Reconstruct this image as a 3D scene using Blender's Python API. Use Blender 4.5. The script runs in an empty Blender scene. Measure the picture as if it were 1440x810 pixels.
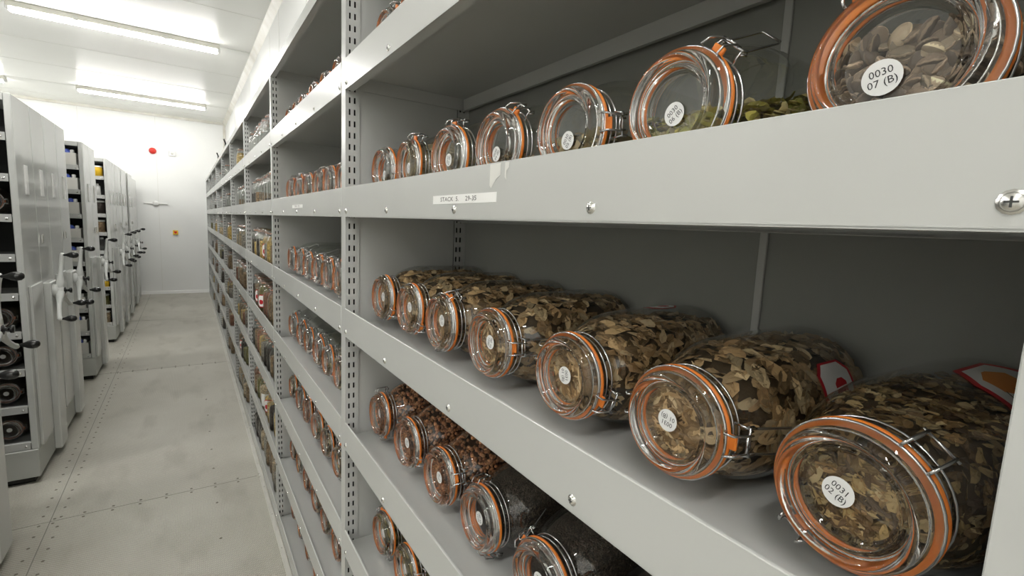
import bpy, math, random
from mathutils import Vector, Matrix, noise
PI = math.pi
sc = bpy.context.scene
C = sc.collection

# ---------------------------------------------------------------- camera
def cam_axes(yaw, pit, rol):
    cy, sy, cp, sp = math.cos(yaw), math.sin(yaw), math.cos(pit), math.sin(pit)
    f = Vector((sy*cp, cy*cp, -sp)); r = Vector((cy, -sy, 0)); u = r.cross(f)
    cr, sr = math.cos(rol), math.sin(rol)
    return r*cr+u*sr, u*cr-r*sr, f
cr_, cu_, cf_ = cam_axes(.59587, .1243, .04475)
cd = bpy.data.cameras.new('camera'); cam = bpy.data.objects.new('camera', cd); C.objects.link(cam)
cam.matrix_world = Matrix(((cr_.x, cu_.x, -cf_.x, 0), (cr_.y, cu_.y, -cf_.y, 0), (cr_.z, cu_.z, -cf_.z, 1.60), (0, 0, 0, 1)))
cd.sensor_width = 36; cd.lens = 36*676.2/1440; cd.clip_start = .01; cd.clip_end = 60
cd.dof.use_dof = False
sc.camera = cam
# ---------------------------------------------------------------- world, exposure
w = bpy.data.worlds.new('world'); sc.world = w; w.use_nodes = True
w.node_tree.nodes['Background'].inputs[0].default_value = (.9, .95, 1, 1)
w.node_tree.nodes['Background'].inputs[1].default_value = .0
sc.view_settings.view_transform = 'Standard'; sc.view_settings.look = 'None'
sc.view_settings.gamma = 1; sc.view_settings.use_curve_mapping = False
sc.view_settings.exposure = 0.0
LAMP = 79.0
sc.cycles.max_bounces = 14; sc.cycles.transparent_max_bounces = 40
sc.cycles.transmission_bounces = 10; sc.cycles.glossy_bounces = 5; sc.cycles.diffuse_bounces = 5
sc.cycles.sample_clamp_indirect = 6; sc.cycles.caustics_reflective = False; sc.cycles.caustics_refractive = True; sc.cycles.blur_glossy = .6
sc.cycles.use_denoising = True

# ---------------------------------------------------------------- room numbers (metres)
YE = 11.665; YB = -1.9; XL = -3.75; XW = .712; ZC = 3.44
XS = .3466                        # front plane of the fixed shelving
LIP, DECK = .0758, .0375          # front lip height, deck height above lip bottom
LV = [.009+.32*i for i in range(8)]   # lip bottoms, G F E D C B A top
LN = ['bottom', 'sixth', 'fifth', 'fourth', 'third', 'second', 'top']
BW = 1.29; Y1 = 1.303; PW = .038

# ---------------------------------------------------------------- materials
def mat(name, col, rough=.5, metal=0., spec=.5, **k):
    m = bpy.data.materials.new(name); m.use_nodes = True
    b = m.node_tree.nodes['Principled BSDF']
    b.inputs['Base Color'].default_value = (*col, 1); b.inputs['Roughness'].default_value = rough
    b.inputs['Metallic'].default_value = metal; b.inputs['Specular IOR Level'].default_value = spec
    for a, v in k.items(): b.inputs[a.replace('_', ' ')].default_value = v
    return m
def N(m, t, **k):
    n = m.node_tree.nodes.new(t)
    for a, v in k.items(): setattr(n, a, v)
    return n
def L(m, a, b): m.node_tree.links.new(a, b)
def mottled(name, c1, c2, scale, rough=.5, spec=.5, bump=0., bscale=None, detail=4, metal=0., dist=.002, rvar=0.):
    m = mat(name, c1, rough, metal, spec); b = m.node_tree.nodes['Principled BSDF']
    tc = N(m, 'ShaderNodeTexCoord'); nz = N(m, 'ShaderNodeTexNoise'); nz.inputs['Scale'].default_value = scale; nz.inputs['Detail'].default_value = detail
    L(m, tc.outputs['Object'], nz.inputs['Vector'])
    rp = N(m, 'ShaderNodeValToRGB'); rp.color_ramp.elements[0].position = .35; rp.color_ramp.elements[1].position = .65
    rp.color_ramp.elements[0].color = (*c1, 1); rp.color_ramp.elements[1].color = (*c2, 1)
    L(m, nz.outputs['Fac'], rp.inputs['Fac']); L(m, rp.outputs['Color'], b.inputs['Base Color'])
    if rvar:
        mr = N(m, 'ShaderNodeMapRange'); mr.inputs['To Min'].default_value = rough-rvar; mr.inputs['To Max'].default_value = rough+rvar
        L(m, nz.outputs['Fac'], mr.inputs['Value']); L(m, mr.outputs['Result'], b.inputs['Roughness'])
    if bump:
        n2 = N(m, 'ShaderNodeTexNoise'); n2.inputs['Scale'].default_value = bscale or scale*8; L(m, tc.outputs['Object'], n2.inputs['Vector'])
        bp = N(m, 'ShaderNodeBump'); bp.inputs['Strength'].default_value = bump; bp.inputs['Distance'].default_value = dist
        L(m, n2.outputs['Fac'], bp.inputs['Height']); L(m, bp.outputs['Normal'], b.inputs['Normal'])
    return m
M = {}
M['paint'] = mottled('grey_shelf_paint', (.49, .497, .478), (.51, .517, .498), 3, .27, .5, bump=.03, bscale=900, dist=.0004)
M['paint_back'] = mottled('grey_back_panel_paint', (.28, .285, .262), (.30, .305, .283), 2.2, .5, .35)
M['panel'] = mottled('grey_end_panel_paint', (.54, .548, .525), (.56, .567, .545), 2, .11, .55, bump=.015, bscale=14, dist=.004)
M['plinth'] = mat('grey_plinth_paint', (.45, .46, .43), .45)
M['dark'] = mat('dark_recess_shade', (.05, .052, .05), .7)  # near black: shade of deep openings put into the colour
M['wall'] = mottled('white_cold_room_panel', (.75, .755, .74), (.78, .785, .77), 1.2, .34, .4, bump=.01, bscale=6, dist=.01)
M['ceil'] = mottled('white_ceiling_panel', (.78, .78, .745), (.82, .82, .79), .8, .3, .4, bump=.01, bscale=4, dist=.01)
M['trim'] = mottled('beige_sealant_trim', (.55, .53, .46), (.66, .65, .60), 5, .5)
M['strip'] = mottled('worn_edge_strip', (.40, .39, .35), (.47, .46, .42), 6, .4)
M['seam'] = mat('dark_joint', (.20, .19, .165), .7)
M['metal'] = mat('bright_zinc', (.78, .77, .74), .25, 1.)
M['screw'] = mat('dull_screw_head', (.20, .18, .15), .28, .8)
M['wire'] = mat('steel_wire', (.62, .62, .62), .2, 1.)
M['gasket'] = mat('orange_rubber', (.90, .23, .03), .42, 0, .5, Subsurface_Weight=.15)
M['gasket2'] = mat('pale_orange_rubber', (.85, .27, .035), .42)
M['gasket_old'] = mat('faded_red_rubber', (.66, .27, .16), .5)
M['white'] = mat('white_paper', (.82, .82, .80), .6)
M['paper2'] = mat('off_white_tape', (.66, .66, .62), .5)
M['ink'] = mat('black_ink', (.02, .02, .022), .6)
M['red'] = mat('red_label_print', (.55, .012, .02), .4)
M['orange'] = mat('orange_fruit_print', (.75, .28, .06), .5)
M['blk'] = mat('black_plastic_and_shade', (.012, .012, .012), .18)
M['cast'] = mat('white_painted_casting', (.62, .63, .61), .3)
M['redpl'] = mat('red_plastic', (.62, .03, .02), .25)
M['whitepl'] = mat('white_plastic', (.74, .74, .72), .35)
M['yellow'] = mat('yellow_plastic', (.72, .45, .02), .4)
M['blue'] = mottled('blue_plastic_film', (.03, .07, .42), (.14, .20, .66), 60, .3)
M['greybox'] = mat('light_grey_box_board', (.66, .65, .60), .6)
M['lampbody'] = mat('cream_lamp_housing', (.70, .69, .62), .4)
def glass(name, tint, edge, rough=.02, ior=1.5, tint_e=None):
    m = bpy.data.materials.new(name); m.use_nodes = True; nt = m.node_tree; nt.nodes.clear()
    out = N(m, 'ShaderNodeOutputMaterial'); tr = N(m, 'ShaderNodeBsdfTransparent'); gl = N(m, 'ShaderNodeBsdfGlossy')
    gl.inputs['Roughness'].default_value = rough; gl.inputs['Color'].default_value = (1, 1, 1, 1)
    lw = N(m, 'ShaderNodeLayerWeight'); lw.inputs['Blend'].default_value = edge
    cm = N(m, 'ShaderNodeMixRGB'); cm.inputs[1].default_value = (*tint, 1); cm.inputs[2].default_value = (*(tint_e or tuple(c*.55 for c in tint)), 1)
    L(m, lw.outputs['Facing'], cm.inputs[0]); L(m, cm.outputs[0], tr.inputs['Color'])
    lf = N(m, 'ShaderNodeLayerWeight'); lf.inputs['Blend'].default_value = .5
    pw = N(m, 'ShaderNodeMath', operation='POWER'); pw.inputs[1].default_value = 4.5; L(m, lf.outputs['Facing'], pw.inputs[0])
    fr = N(m, 'ShaderNodeMath', operation='MULTIPLY_ADD'); fr.inputs[1].default_value = .85; fr.inputs[2].default_value = 2*((ior-1)/(ior+1))**2; L(m, pw.outputs[0], fr.inputs[0])
    tc = N(m, 'ShaderNodeTexCoord'); nz = N(m, 'ShaderNodeTexNoise'); nz.inputs['Scale'].default_value = 22; nz.inputs['Detail'].default_value = 1
    L(m, tc.outputs['Object'], nz.inputs['Vector'])
    bp = N(m, 'ShaderNodeBump'); bp.inputs['Strength'].default_value = .22; bp.inputs['Distance'].default_value = .004
    L(m, nz.outputs['Fac'], bp.inputs['Height']); L(m, bp.outputs['Normal'], gl.inputs['Normal'])
    mx = N(m, 'ShaderNodeMixShader'); L(m, fr.outputs[0], mx.inputs[0]); L(m, tr.outputs[0], mx.inputs[1]); L(m, gl.outputs[0], mx.inputs[2])
    L(m, mx.outputs[0], out.inputs['Surface'])
    return m
M['glass'] = glass('clear_jar_glass', (.985, .99, .98), .3, .02, 1.5, (.80, .81, .78))
m = M['glass_solid'] = bpy.data.materials.new('solid_moulded_glass'); m.use_nodes = True; m.node_tree.nodes.clear()
o = N(m, 'ShaderNodeOutputMaterial'); e = N(m, 'ShaderNodeBsdfGlass'); e.inputs['IOR'].default_value = 1.5; e.inputs['Roughness'].default_value = 0.0; e.inputs['Color'].default_value = (.99, .99, .985, 1); L(m, e.outputs[0], o.inputs[0])
M['glass_pane'] = glass('clear_lid_window_glass', (.99, .99, .985), .3, .03, 1.45, (.9, .9, .88))
M['glass_lid'] = glass('thick_lid_glass', (.99, .985, .98), .45, .04, 1.6, (.84, .82, .79))
def vcol(name, rough=.6, spec=.3, bump=0, bscale=300):
    m = mat(name, (.5, .5, .5), rough, 0, spec); a = N(m, 'ShaderNodeAttribute'); a.attribute_name = 'col'
    b = m.node_tree.nodes['Principled BSDF']; L(m, a.outputs['Color'], b.inputs['Base Color'])
    if bump:
        tc = N(m, 'ShaderNodeTexCoord'); n2 = N(m, 'ShaderNodeTexNoise'); n2.inputs['Scale'].default_value = bscale; L(m, tc.outputs['Object'], n2.inputs['Vector'])
        bp = N(m, 'ShaderNodeBump'); bp.inputs['Strength'].default_value = bump; bp.inputs['Distance'].default_value = .001
        L(m, n2.outputs['Fac'], bp.inputs['Height']); L(m, bp.outputs['Normal'], b.inputs['Normal'])
    return m
M['plant'] = vcol('dried_plant_matter', .55, .35, .4)
def granular(name, c1, c2, c3, scale, disp=.002):
    m = mat(name, c1, .6, 0, .3); b = m.node_tree.nodes['Principled BSDF']
    tc = N(m, 'ShaderNodeTexCoord'); v = N(m, 'ShaderNodeTexVoronoi'); v.inputs['Scale'].default_value = scale
    L(m, tc.outputs['Object'], v.inputs['Vector'])
    s = N(m, 'ShaderNodeSeparateColor'); L(m, v.outputs['Color'], s.inputs[0])
    rp = N(m, 'ShaderNodeValToRGB'); e = rp.color_ramp.elements; e[0].color = (*c1, 1); e[1].color = (*c3, 1); e.new(.5).color = (*c2, 1)
    L(m, s.outputs[0], rp.inputs[0]); L(m, rp.outputs[0], b.inputs['Base Color'])
    bp = N(m, 'ShaderNodeBump'); bp.invert = True; bp.inputs['Strength'].default_value = 1; bp.inputs['Distance'].default_value = disp
    L(m, v.outputs['Distance'], bp.inputs['Height']); L(m, bp.outputs['Normal'], b.inputs['Normal'])
    return m
M['tiny_dark'] = granular('tiny_dark_seed', (.018, .013, .010), (.042, .031, .023), (.085, .064, .046), 380, .002)

# floor
m = M['floor'] = mottled('embossed_grey_floor_sheet', (.475, .455, .39), (.55, .53, .465), 1.6, .42, .4, rvar=.06)
b = m.node_tree.nodes['Principled BSDF']
tc = N(m, 'ShaderNodeTexCoord'); mp = N(m, 'ShaderNodeMapping'); mp.inputs['Rotation'].default_value = (0, 0, PI/4); mp.inputs['Scale'].default_value = (1, 1, 0)
L(m, tc.outputs['Object'], mp.inputs['Vector'])
v = N(m, 'ShaderNodeTexVoronoi'); v.inputs['Scale'].default_value = 95; v.inputs['Randomness'].default_value = .12; L(m, mp.outputs[0], v.inputs['Vector'])
rp = N(m, 'ShaderNodeMapRange'); rp.inputs['From Min'].default_value = .15; rp.inputs['From Max'].default_value = .45; rp.inputs['To Min'].default_value = 1; rp.inputs['To Max'].default_value = 0
L(m, v.outputs['Distance'], rp.inputs['Value'])
bp = N(m, 'ShaderNodeBump'); bp.inputs['Strength'].default_value = 1; bp.inputs['Distance'].default_value = .0028
L(m, rp.outputs[0], bp.inputs['Height']); L(m, bp.outputs[0], b.inputs['Normal'])
# scuffs: long soft wear stains on the sheet
src = b.inputs['Base Color'].links[0].from_socket
nz = N(m, 'ShaderNodeTexNoise'); nz.inputs['Scale'].default_value = 2.3; nz.inputs['Detail'].default_value = 8; mp2 = N(m, 'ShaderNodeMapping'); mp2.inputs['Scale'].default_value = (2.2, .8, 1)
L(m, tc.outputs['Object'], mp2.inputs['Vector']); L(m, mp2.outputs[0], nz.inputs['Vector'])
r2 = N(m, 'ShaderNodeMapRange'); r2.inputs['From Min'].default_value = .52; r2.inputs['From Max'].default_value = .78; r2.inputs['To Max'].default_value = .6; L(m, nz.outputs[0], r2.inputs[0])
mx = N(m, 'ShaderNodeMixRGB'); L(m, r2.outputs[0], mx.inputs[0]); L(m, src, mx.inputs[1]); mx.inputs[2].default_value = (.28, .255, .205, 1)
pit = N(m, 'ShaderNodeMixRGB', blend_type='MULTIPLY'); pit.inputs[0].default_value = 1; L(m, mx.outputs[0], pit.inputs[1])  # emboss relief shaded into the colour: pits darker, raised spots lighter
pr_ = N(m, 'ShaderNodeMapRange'); pr_.inputs['To Min'].default_value = .80; pr_.inputs['To Max'].default_value = 1.06; L(m, rp.outputs[0], pr_.inputs[0]); L(m, pr_.outputs[0], pit.inputs[2]); L(m, pit.outputs[0], b.inputs['Base Color'])

m = M['lamp'] = bpy.data.materials.new('lit_tube_diffuser'); m.use_nodes = True; m.node_tree.nodes.clear()
o = N(m, 'ShaderNodeOutputMaterial'); e = N(m, 'ShaderNodeEmission'); e.inputs[0].default_value = (1, .985, .955, 1); e.inputs[1].default_value = LAMP; L(m, e.outputs[0], o.inputs[0])

# ---------------------------------------------------------------- mesh helpers
class MB:
    def __init__(s): s.v = []; s.f = []; s.m = []; s.c = []; s.mats = []; s.smooth = []
    def mi(s, m):
        m = M[m] if isinstance(m, str) else m
        if m not in s.mats: s.mats.append(m)
        return s.mats.index(m)
    def add(s, vs, fs, m, smooth=False, col=None):
        o = len(s.v); s.v += [tuple(x) for x in vs]; k = s.mi(m)
        for f in fs:
            s.f.append(tuple(o+i for i in f)); s.m.append(k); s.smooth.append(smooth); s.c.append(col)
        return s
    def box(s, x0, x1, y0, y1, z0, z1, m, b=0.):
        if b <= 0:
            v = [(x, y, z) for x in (x0, x1) for y in (y0, y1) for z in (z0, z1)]
            f = [(0, 1, 3, 2), (4, 6, 7, 5), (0, 4, 5, 1), (2, 3, 7, 6), (0, 2, 6, 4), (1, 5, 7, 3)]
            return s.add(v, f, m)
        c = ((x0+x1)/2, (y0+y1)/2, (z0+z1)/2); h = ((x1-x0)/2, (y1-y0)/2, (z1-z0)/2)
        v = []; ix = {}
        for sx in (-1, 1):
            for sy in (-1, 1):
                for sz in (-1, 1):
                    for ax in range(3):
                        p = [c[i]+(sx, sy, sz)[i]*(h[i]-(0 if i == ax else b)) for i in range(3)]
                        ix[sx, sy, sz, ax] = len(v); v.append(p)
        f = []
        for ax in range(3):
            a1, a2 = [(1, 2), (2, 0), (0, 1)][ax]
            for sg in (-1, 1):
                q = []
                for (p, r) in ((-1, -1), (1, -1), (1, 1), (-1, 1)):
                    t = [0, 0, 0]; t[ax] = sg; t[a1] = p; t[a2] = r; q.append(ix[t[0], t[1], t[2], ax])
                f.append(tuple(q if sg > 0 else q[::-1]))
            for p in (-1, 1):
                for r in (-1, 1):
                    q = []
                    for t0, use in ((-1, a1), (1, a1), (1, a2), (-1, a2)):
                        t = [0, 0, 0]; t[ax] = t0; t[a1] = p; t[a2] = r; q.append(ix[t[0], t[1], t[2], use])
                    f.append(tuple(q if p*r < 0 else q[::-1]))
        for sx in (-1, 1):
            for sy in (-1, 1):
                for sz in (-1, 1):
                    q = tuple(ix[sx, sy, sz, a] for a in range(3)); f.append(q if sx*sy*sz > 0 else q[::-1])
        return s.add(v, f, m)
    def lathe(s, prof, m, n=32, T=None, smooth=True, close=False, col=None, flat=0):
        T = T or Matrix(); v = []; f = []; k = len(prof)
        for i in range(n):
            a = 2*PI*i/n; ca, sa = math.cos(a), math.sin(a)
            for r, z in prof: v.append(T @ Vector((r*ca, r*sa, z)))
        for i in range(n):
            j = (i+1) % n
            for q in range(k-1 if not close else k):
                q2 = (q+1) % k
                f.append((i*k+q, j*k+q, j*k+q2, i*k+q2))
        s.add(v, f, m, smooth, col)
        if flat:
            kk = k if close else k-1
            for fi in range(len(f)):
                q = fi % kk
                if prof[q][0] <= flat and prof[(q+1) % k][0] <= flat: s.smooth[len(s.f)-len(f)+fi] = False
        return s
    def tube(s, pts, r, m, n=6, closed=False, caps=True):
        pts = [Vector(p) for p in pts]; k = len(pts); rr = r if isinstance(r, (list, tuple)) else [r]*k
        v = []; f = []; up = None
        for i, p in enumerate(pts):
            a = pts[(i-1) % k] if closed or i > 0 else p; b_ = pts[(i+1) % k] if closed or i < k-1 else p
            t = (b_-a).normalized()
            if up is None:
                up = Vector((0, 0, 1)) if abs(t.z) < .9 else Vector((1, 0, 0))
            up = (up-t*up.dot(t)).normalized(); sd = t.cross(up)
            for j in range(n):
                an = 2*PI*j/n; v.append(p+(up*math.cos(an)+sd*math.sin(an))*rr[i])
        for i in range(k if closed else k-1):
            i2 = (i+1) % k
            for j in range(n):
                j2 = (j+1) % n; f.append((i*n+j, i*n+j2, i2*n+j2, i2*n+j))
        if not closed and caps: f.append(tuple(range(n))[::-1]); f.append(tuple((k-1)*n+j for j in range(n)))
        return s.add(v, f, m, True)
    def build(s, name, parent=None, loc=None):
        me = bpy.data.meshes.new(name); me.from_pydata(s.v, [], s.f)
        for mm in s.mats: me.materials.append(mm)
        me.polygons.foreach_set('material_index', s.m); me.polygons.foreach_set('use_smooth', s.smooth)
        if any(c is not None for c in s.c):
            at = me.color_attributes.new('col', 'FLOAT_COLOR', 'CORNER'); d = []
            for f, c in zip(s.f, s.c):
                c = c or (.1, .08, .05)
                for _ in f: d += [c[0], c[1], c[2], 1]
            at.data.foreach_set('color', d)
        me.update()
        o = bpy.data.objects.new(name, me); C.objects.link(o)
        if parent: o.parent = parent
        if loc: o.location = loc
        return o
def tag(o, label=None, cat=None, group=None, kind=None):
    if label: o['label'] = label
    if cat: o['category'] = cat
    if group: o['group'] = group
    if kind: o['kind'] = kind
    return o
def empty(name, loc=(0, 0, 0)):
    o = bpy.data.objects.new(name, None); C.objects.link(o); o.location = loc; o.empty_display_size = .05; return o
def link_copy(o, parent=None):
    c = o.copy(); C.objects.link(c)
    if parent: c.parent = parent
    return c
KIDS = {}
def copy_tree(o, parent=None):
    c = link_copy(o, parent)
    for ch in o.children: copy_tree(ch, c)
    return c
_txt = {}
def text_mesh(body, size, align='CENTER', shear=0):
    k = (body, size, shear, align)
    if k not in _txt:
        cu = bpy.data.curves.new('t', 'FONT'); cu.body = body; cu.size = size; cu.align_x = align; cu.align_y = 'CENTER'; cu.resolution_u = 2; cu.shear = shear; cu.space_line = .95
        ob = bpy.data.objects.new('t', cu); C.objects.link(ob); bpy.context.view_layer.update()
        me = bpy.data.meshes.new_from_object(ob.evaluated_get(bpy.context.evaluated_depsgraph_get()))
        _txt[k] = ([tuple(v.co) for v in me.vertices], [tuple(p.vertices) for p in me.polygons])
        bpy.data.objects.remove(ob); bpy.data.curves.remove(cu); bpy.data.meshes.remove(me)
    return _txt[k]
def struct(name, mb): return tag(mb.build(name), kind='structure')

# ================================================================= ROOM
struct('floor', MB().box(XL, XW, YB, YE, -.06, 0, 'floor'))
struct('ceiling', MB().box(XL, XW, YB, YE, ZC, ZC+.08, 'ceil'))
struct('wall_back', MB().box(XL, XW, YE, YE+.1, -.06, ZC+.08, 'wall'))
struct('wall_right', MB().box(XW, XW+.1, YB, YE+.1, -.06, ZC+.08, 'wall'))
struct('wall_left', MB().box(XL-.1, XL, YB, YE+.1, -.06, ZC+.08, 'wall'))
struct('wall_front', MB().box(XL-.1, XW+.1, YB-.1, YB, -.06, ZC+.08, 'wall'))
t = MB(); t.box(XL, XW, YE-.03, YE, ZC-.045, ZC, 'trim'); struct('trim_1', t)
t = MB(); t.add([(XW, YB, ZC-.075), (XW, YE, ZC-.075), (XW-.05, YE, ZC-.0), (XW-.05, YB, ZC-.0), (XW, YB, ZC), (XW, YE, ZC)], [(0, 1, 2, 3), (3, 2, 5, 4), (0, 3, 4), (1, 5, 2)], 'trim'); struct('trim_2', t)
struct('trim_3', MB().box(XW-.045, XW, YE-.02, YE, 2.3, ZC-.045, 'trim'))
t = MB(); t.add([(XL, YE, .06), (XW, YE, .06), (XW, YE-.022, .045), (XL, YE-.022, .045), (XL, YE-.03, 0), (XW, YE-.03, 0)], [(0, 1, 2, 3), (3, 2, 5, 4)], 'whitepl'); struct('baseboard_back', t)
t = MB()
for x in (-2.65, -1.55, -.44): t.box(x-.003, x+.003, YE-.002, YE, .06, ZC-.045, 'paper2')
struct('trim_4', t)
t = MB()
for y in (.2, 1.35, 2.5, 3.65, 4.8, 5.35, 7.1, 8.25, 9.4, 10.55): t.box(XW-.002, XW, y-.003, y+.003, 2.3, ZC-.07, 'paper2')
struct('trim_5', t)
t = MB()
for y in (-.6, .6, 1.8, 3.0, 4.15, 5.35, 6.5, 7.7, 8.85, 10.05, 11.1): t.box(XL, XW-.05, y-.003, y+.003, ZC-.002, ZC, 'paper2')
struct('trim_6', t)
# floor: sheet joints
t = MB(); XSM = -.632
t.box(XSM-.0016, XSM+.0016, YB, YE, 0, .0012, 'seam')
for y in (-.2, 3.19, 6.0, 8.8): t.box(XL, .31, y-.0012, y+.0012, 0, .0012, 'seam')
struct('trim_7', t)
t = MB(); t.box(.322, XS-.004, YB, YE, 0, .003, 'strip'); t.box(.3216, .323, YB, YE, .003, .0042, 'trim'); struct('trim_8', t)
# screws in the floor
sb = MB(); sb.lathe([(.0, .0034), (.0035, .0030), (.0058, .0018), (.0072, 0)], 'screw', 10)
scr0 = sb.build('floor_screw'); scr0.parent = bpy.data.objects['floor']; sp = []
k = 0; y = 1.75
while y < 8.2:
    sp.append((XSM+.038, y)); sp.append((XSM-.038, y+.045)); y += .098*(1 if y < 5.5 else 2); k += 1
for y in (3.19, 6.0):
    for i in range(-1, 8):
        x = -.5+.118*i
        sp.append((x, y+.022)); sp.append((x, y-.022))
for i in range(22): sp.append((.333, 1.75+.32*i))
for y in (2.25, 2.62, 2.98, 3.42, 3.72, 4.05, 4.4, 4.8): sp.append((.09, y))
for i, (x, y) in enumerate(sp):
    o = scr0 if i == 0 else link_copy(scr0, scr0.parent); o.location = (x, y, 0)

# ================================================================= LIGHTS (ceiling battens)
def lamp(label):
    r = empty('ceiling_light', (0, 0, ZC)); tag(r, label, 'ceiling light', 'tube lights on the ceiling')
    h = MB(); h.box(-.83, .83, -.045, .05, -.055, 0, 'lampbody', .006)
    h.build('housing', r)
    d = MB(); pr = [(-.040, -.056), (-.040, -.068), (-.028, -.088), (.020, -.088), (.038, -.072), (.040, -.056)]
    v = [(x, y, z) for x in (-.80, .80) for y, z in pr]; n = len(pr)
    d.add(v, [(i, i+1, n+i+1, n+i) for i in range(n-1)]+[tuple(range(n))[::-1], tuple(n+i for i in range(n)), (0, n, 2*n-1, n-1)], 'lamp')
    d.build('diffuser', r)
    for sx in (-1, 1):
        e_ = MB(); x0, x1 = sorted((sx*.80, sx*.835)); e_.box(x0, x1, -.044, .048, -.082, -.035, 'whitepl', .01); e_.build('end_cap', r)
    for x in (-.35, .35):
        c_ = MB(); c_.box(x-.02, x+.02, -.052, -.043, -.062, -.02, 'paper2', .003); c_.build('clip', r)
    return r
lmp = lamp('long lit white tube light on the ceiling, nearest the top left corner')
lamps = [(-.468, 6.46, None), (-.49, 10.0, 'shorter looking lit tube light on the ceiling just before the end wall'),
         (-2.93, 10.15, 'lit tube light at the left picture edge above the grey mobile shelving'),
         (-2.93, 6.46, 'tube light over the left shelving, outside the picture'), (-.468, 2.92, 'tube light over the aisle in front of the near shelving bay, above the picture'),
         (-2.93, 2.92, 'tube light above the nearest mobile shelving, outside the picture'), (-.468, -.62, 'tube light on the ceiling behind the viewpoint, right row'), (-2.93, -.62, 'tube light on the ceiling behind the viewpoint, left row')]
for i, (x, y, lb) in enumerate(lamps):
    o = lmp if i == 0 else copy_tree(lmp); o.location = (x, y, ZC)
    if lb: o['label'] = lb
#BODY
# ================================================================= FIXED SHELVING (right)
PITCH = .32/11
XR = .705                         # back of the shelving
def slotted(mb, x0, x1, y, z0, z1, cols, m, sy):
    """upright web in plane y with punched slot columns; real holes, black sheets behind paint the shaded hollow"""
    sw, sh = .0021, .0072
    xs = [x0]
    for c in cols: xs += [c-sw, c+sw]
    xs.append(x1)
    for i in range(len(xs)-1):
        a, b_ = xs[i], xs[i+1]
        if i % 2 == 0: mb.add([(a, y, z0), (b_, y, z0), (b_, y, z1), (a, y, z1)], [(0, 1, 2, 3) if sy < 0 else (3, 2, 1, 0)], m)
        else:
            z = z0; k = 0
            while z < z1-.02:
                c = z0+PITCH*(k+.5); t0 = min(c-sh, z1)
                mb.add([(a, y, z), (b_, y, z), (b_, y, t0), (a, y, t0)], [(0, 1, 2, 3) if sy < 0 else (3, 2, 1, 0)], m); z = c+sh; k += 1
            mb.add([(a, y, z), (b_, y, z), (b_, y, z1), (a, y, z1)], [(0, 1, 2, 3) if sy < 0 else (3, 2, 1, 0)], m)
ZT = LV[7]+.042
def upright_mb():
    t = MB(); y0, y1 = 0, PW
    for x0, x1, cols in ((XS, XS+.033, (XS+.0095, XS+.0222)), (XR-.04, XR-.001, (XR-.032, XR-.0195))):
        slotted(t, x0, x1, y0, .0, ZT, cols, 'paint', -1); slotted(t, x0, x1, y1, .0, ZT, cols, 'paint', 1)
        t.add([(x0, y0+.012, 0), (x1, y0+.012, 0), (x1, y0+.012, ZT), (x0, y0+.012, ZT)], [(0, 1, 2, 3)], 'blk')  # black sheets inside the post stand in for shade behind the slots
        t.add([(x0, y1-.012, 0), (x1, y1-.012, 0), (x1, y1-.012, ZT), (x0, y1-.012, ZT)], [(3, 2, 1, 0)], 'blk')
    t.box(XS-.0012, XS+.0012, y0-.0008, y1+.0008, 0, ZT, 'paint', .0008)
    t.box(XR-.002, XR, y0, y1, 0, ZT, 'paint')
    return t
def side_mb():
    t = MB(); t.box(XS+.033, XR-.040, .003, PW-.003, 0, ZT, 'paint')
    for y in (.0018, PW-.0018): t.box(XS+.033, XS+.036, y-.0018, y+.0018, 0, ZT, 'paint')
    return t
def shelf_mb(top=False):
    t = MB(); W_ = BW-PW-.002; th = .003
    h = .04 if top else LIP; dk = .036 if top else DECK
    y0, y1 = .001, W_+.001
    x0 = XS-.0022
    # front lip: outer sheet, folded rim, bottom return
    t.box(x0, x0+th, y0, y1, 0, h, 'paint', .0007)
    t.box(x0, x0+.022, y0, y1, 0, .0018, 'paint')
    if not top: t.box(x0, x0+.0045, y0, y1, h-.0015, h+.0008, 'paint', .0006)
    t.box(x0+.002, XR-.006, y0, y1, dk-.0015, dk, 'paint')
    t.box(XR-.022, XR-.02, y0, y1, 0, dk, 'paint'); t.box(XR-.030, XR-.02, y0, y1, 0, .0018, 'paint')
    t.box(XR-.019, XR-.006, y0, y1, dk-.02, dk, 'paint')
    for y in (y0, y1-.002): t.box(x0+.03, XR-.03, y, y+.002, dk-.034, dk, 'paint')
    return t
def back_mb():
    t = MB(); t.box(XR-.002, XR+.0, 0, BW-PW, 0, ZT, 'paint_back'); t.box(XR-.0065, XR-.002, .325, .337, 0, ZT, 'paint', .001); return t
def bolt_mb():
    t = MB(); T = Matrix.Rotation(-PI/2, 4, 'Y')
    t.lathe([(0, .0030), (.0022, .0029), (.0042, .0020), (.0052, .0006), (.0052, 0)], 'metal', 12, T)
    t.lathe([(0, .0007), (.0064, .0006), (.0066, 0)], 'metal', 12, T)
    t.box(-.0034, -.0026, -.0028, .0028, -.0005, .0005, 'dark'); t.box(-.0034, -.0026, -.0005, .0005, -.0028, .0028, 'dark')
    return t
me_up = me_side = None
P_UP = P_SIDE = P_SH = P_TOP = P_BK = P_BOLT = None
ORD = ['nearest', 'second nearest', 'third nearest', 'fourth nearest', 'fifth nearest', 'sixth nearest', 'seventh', 'eighth', 'last']
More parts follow.
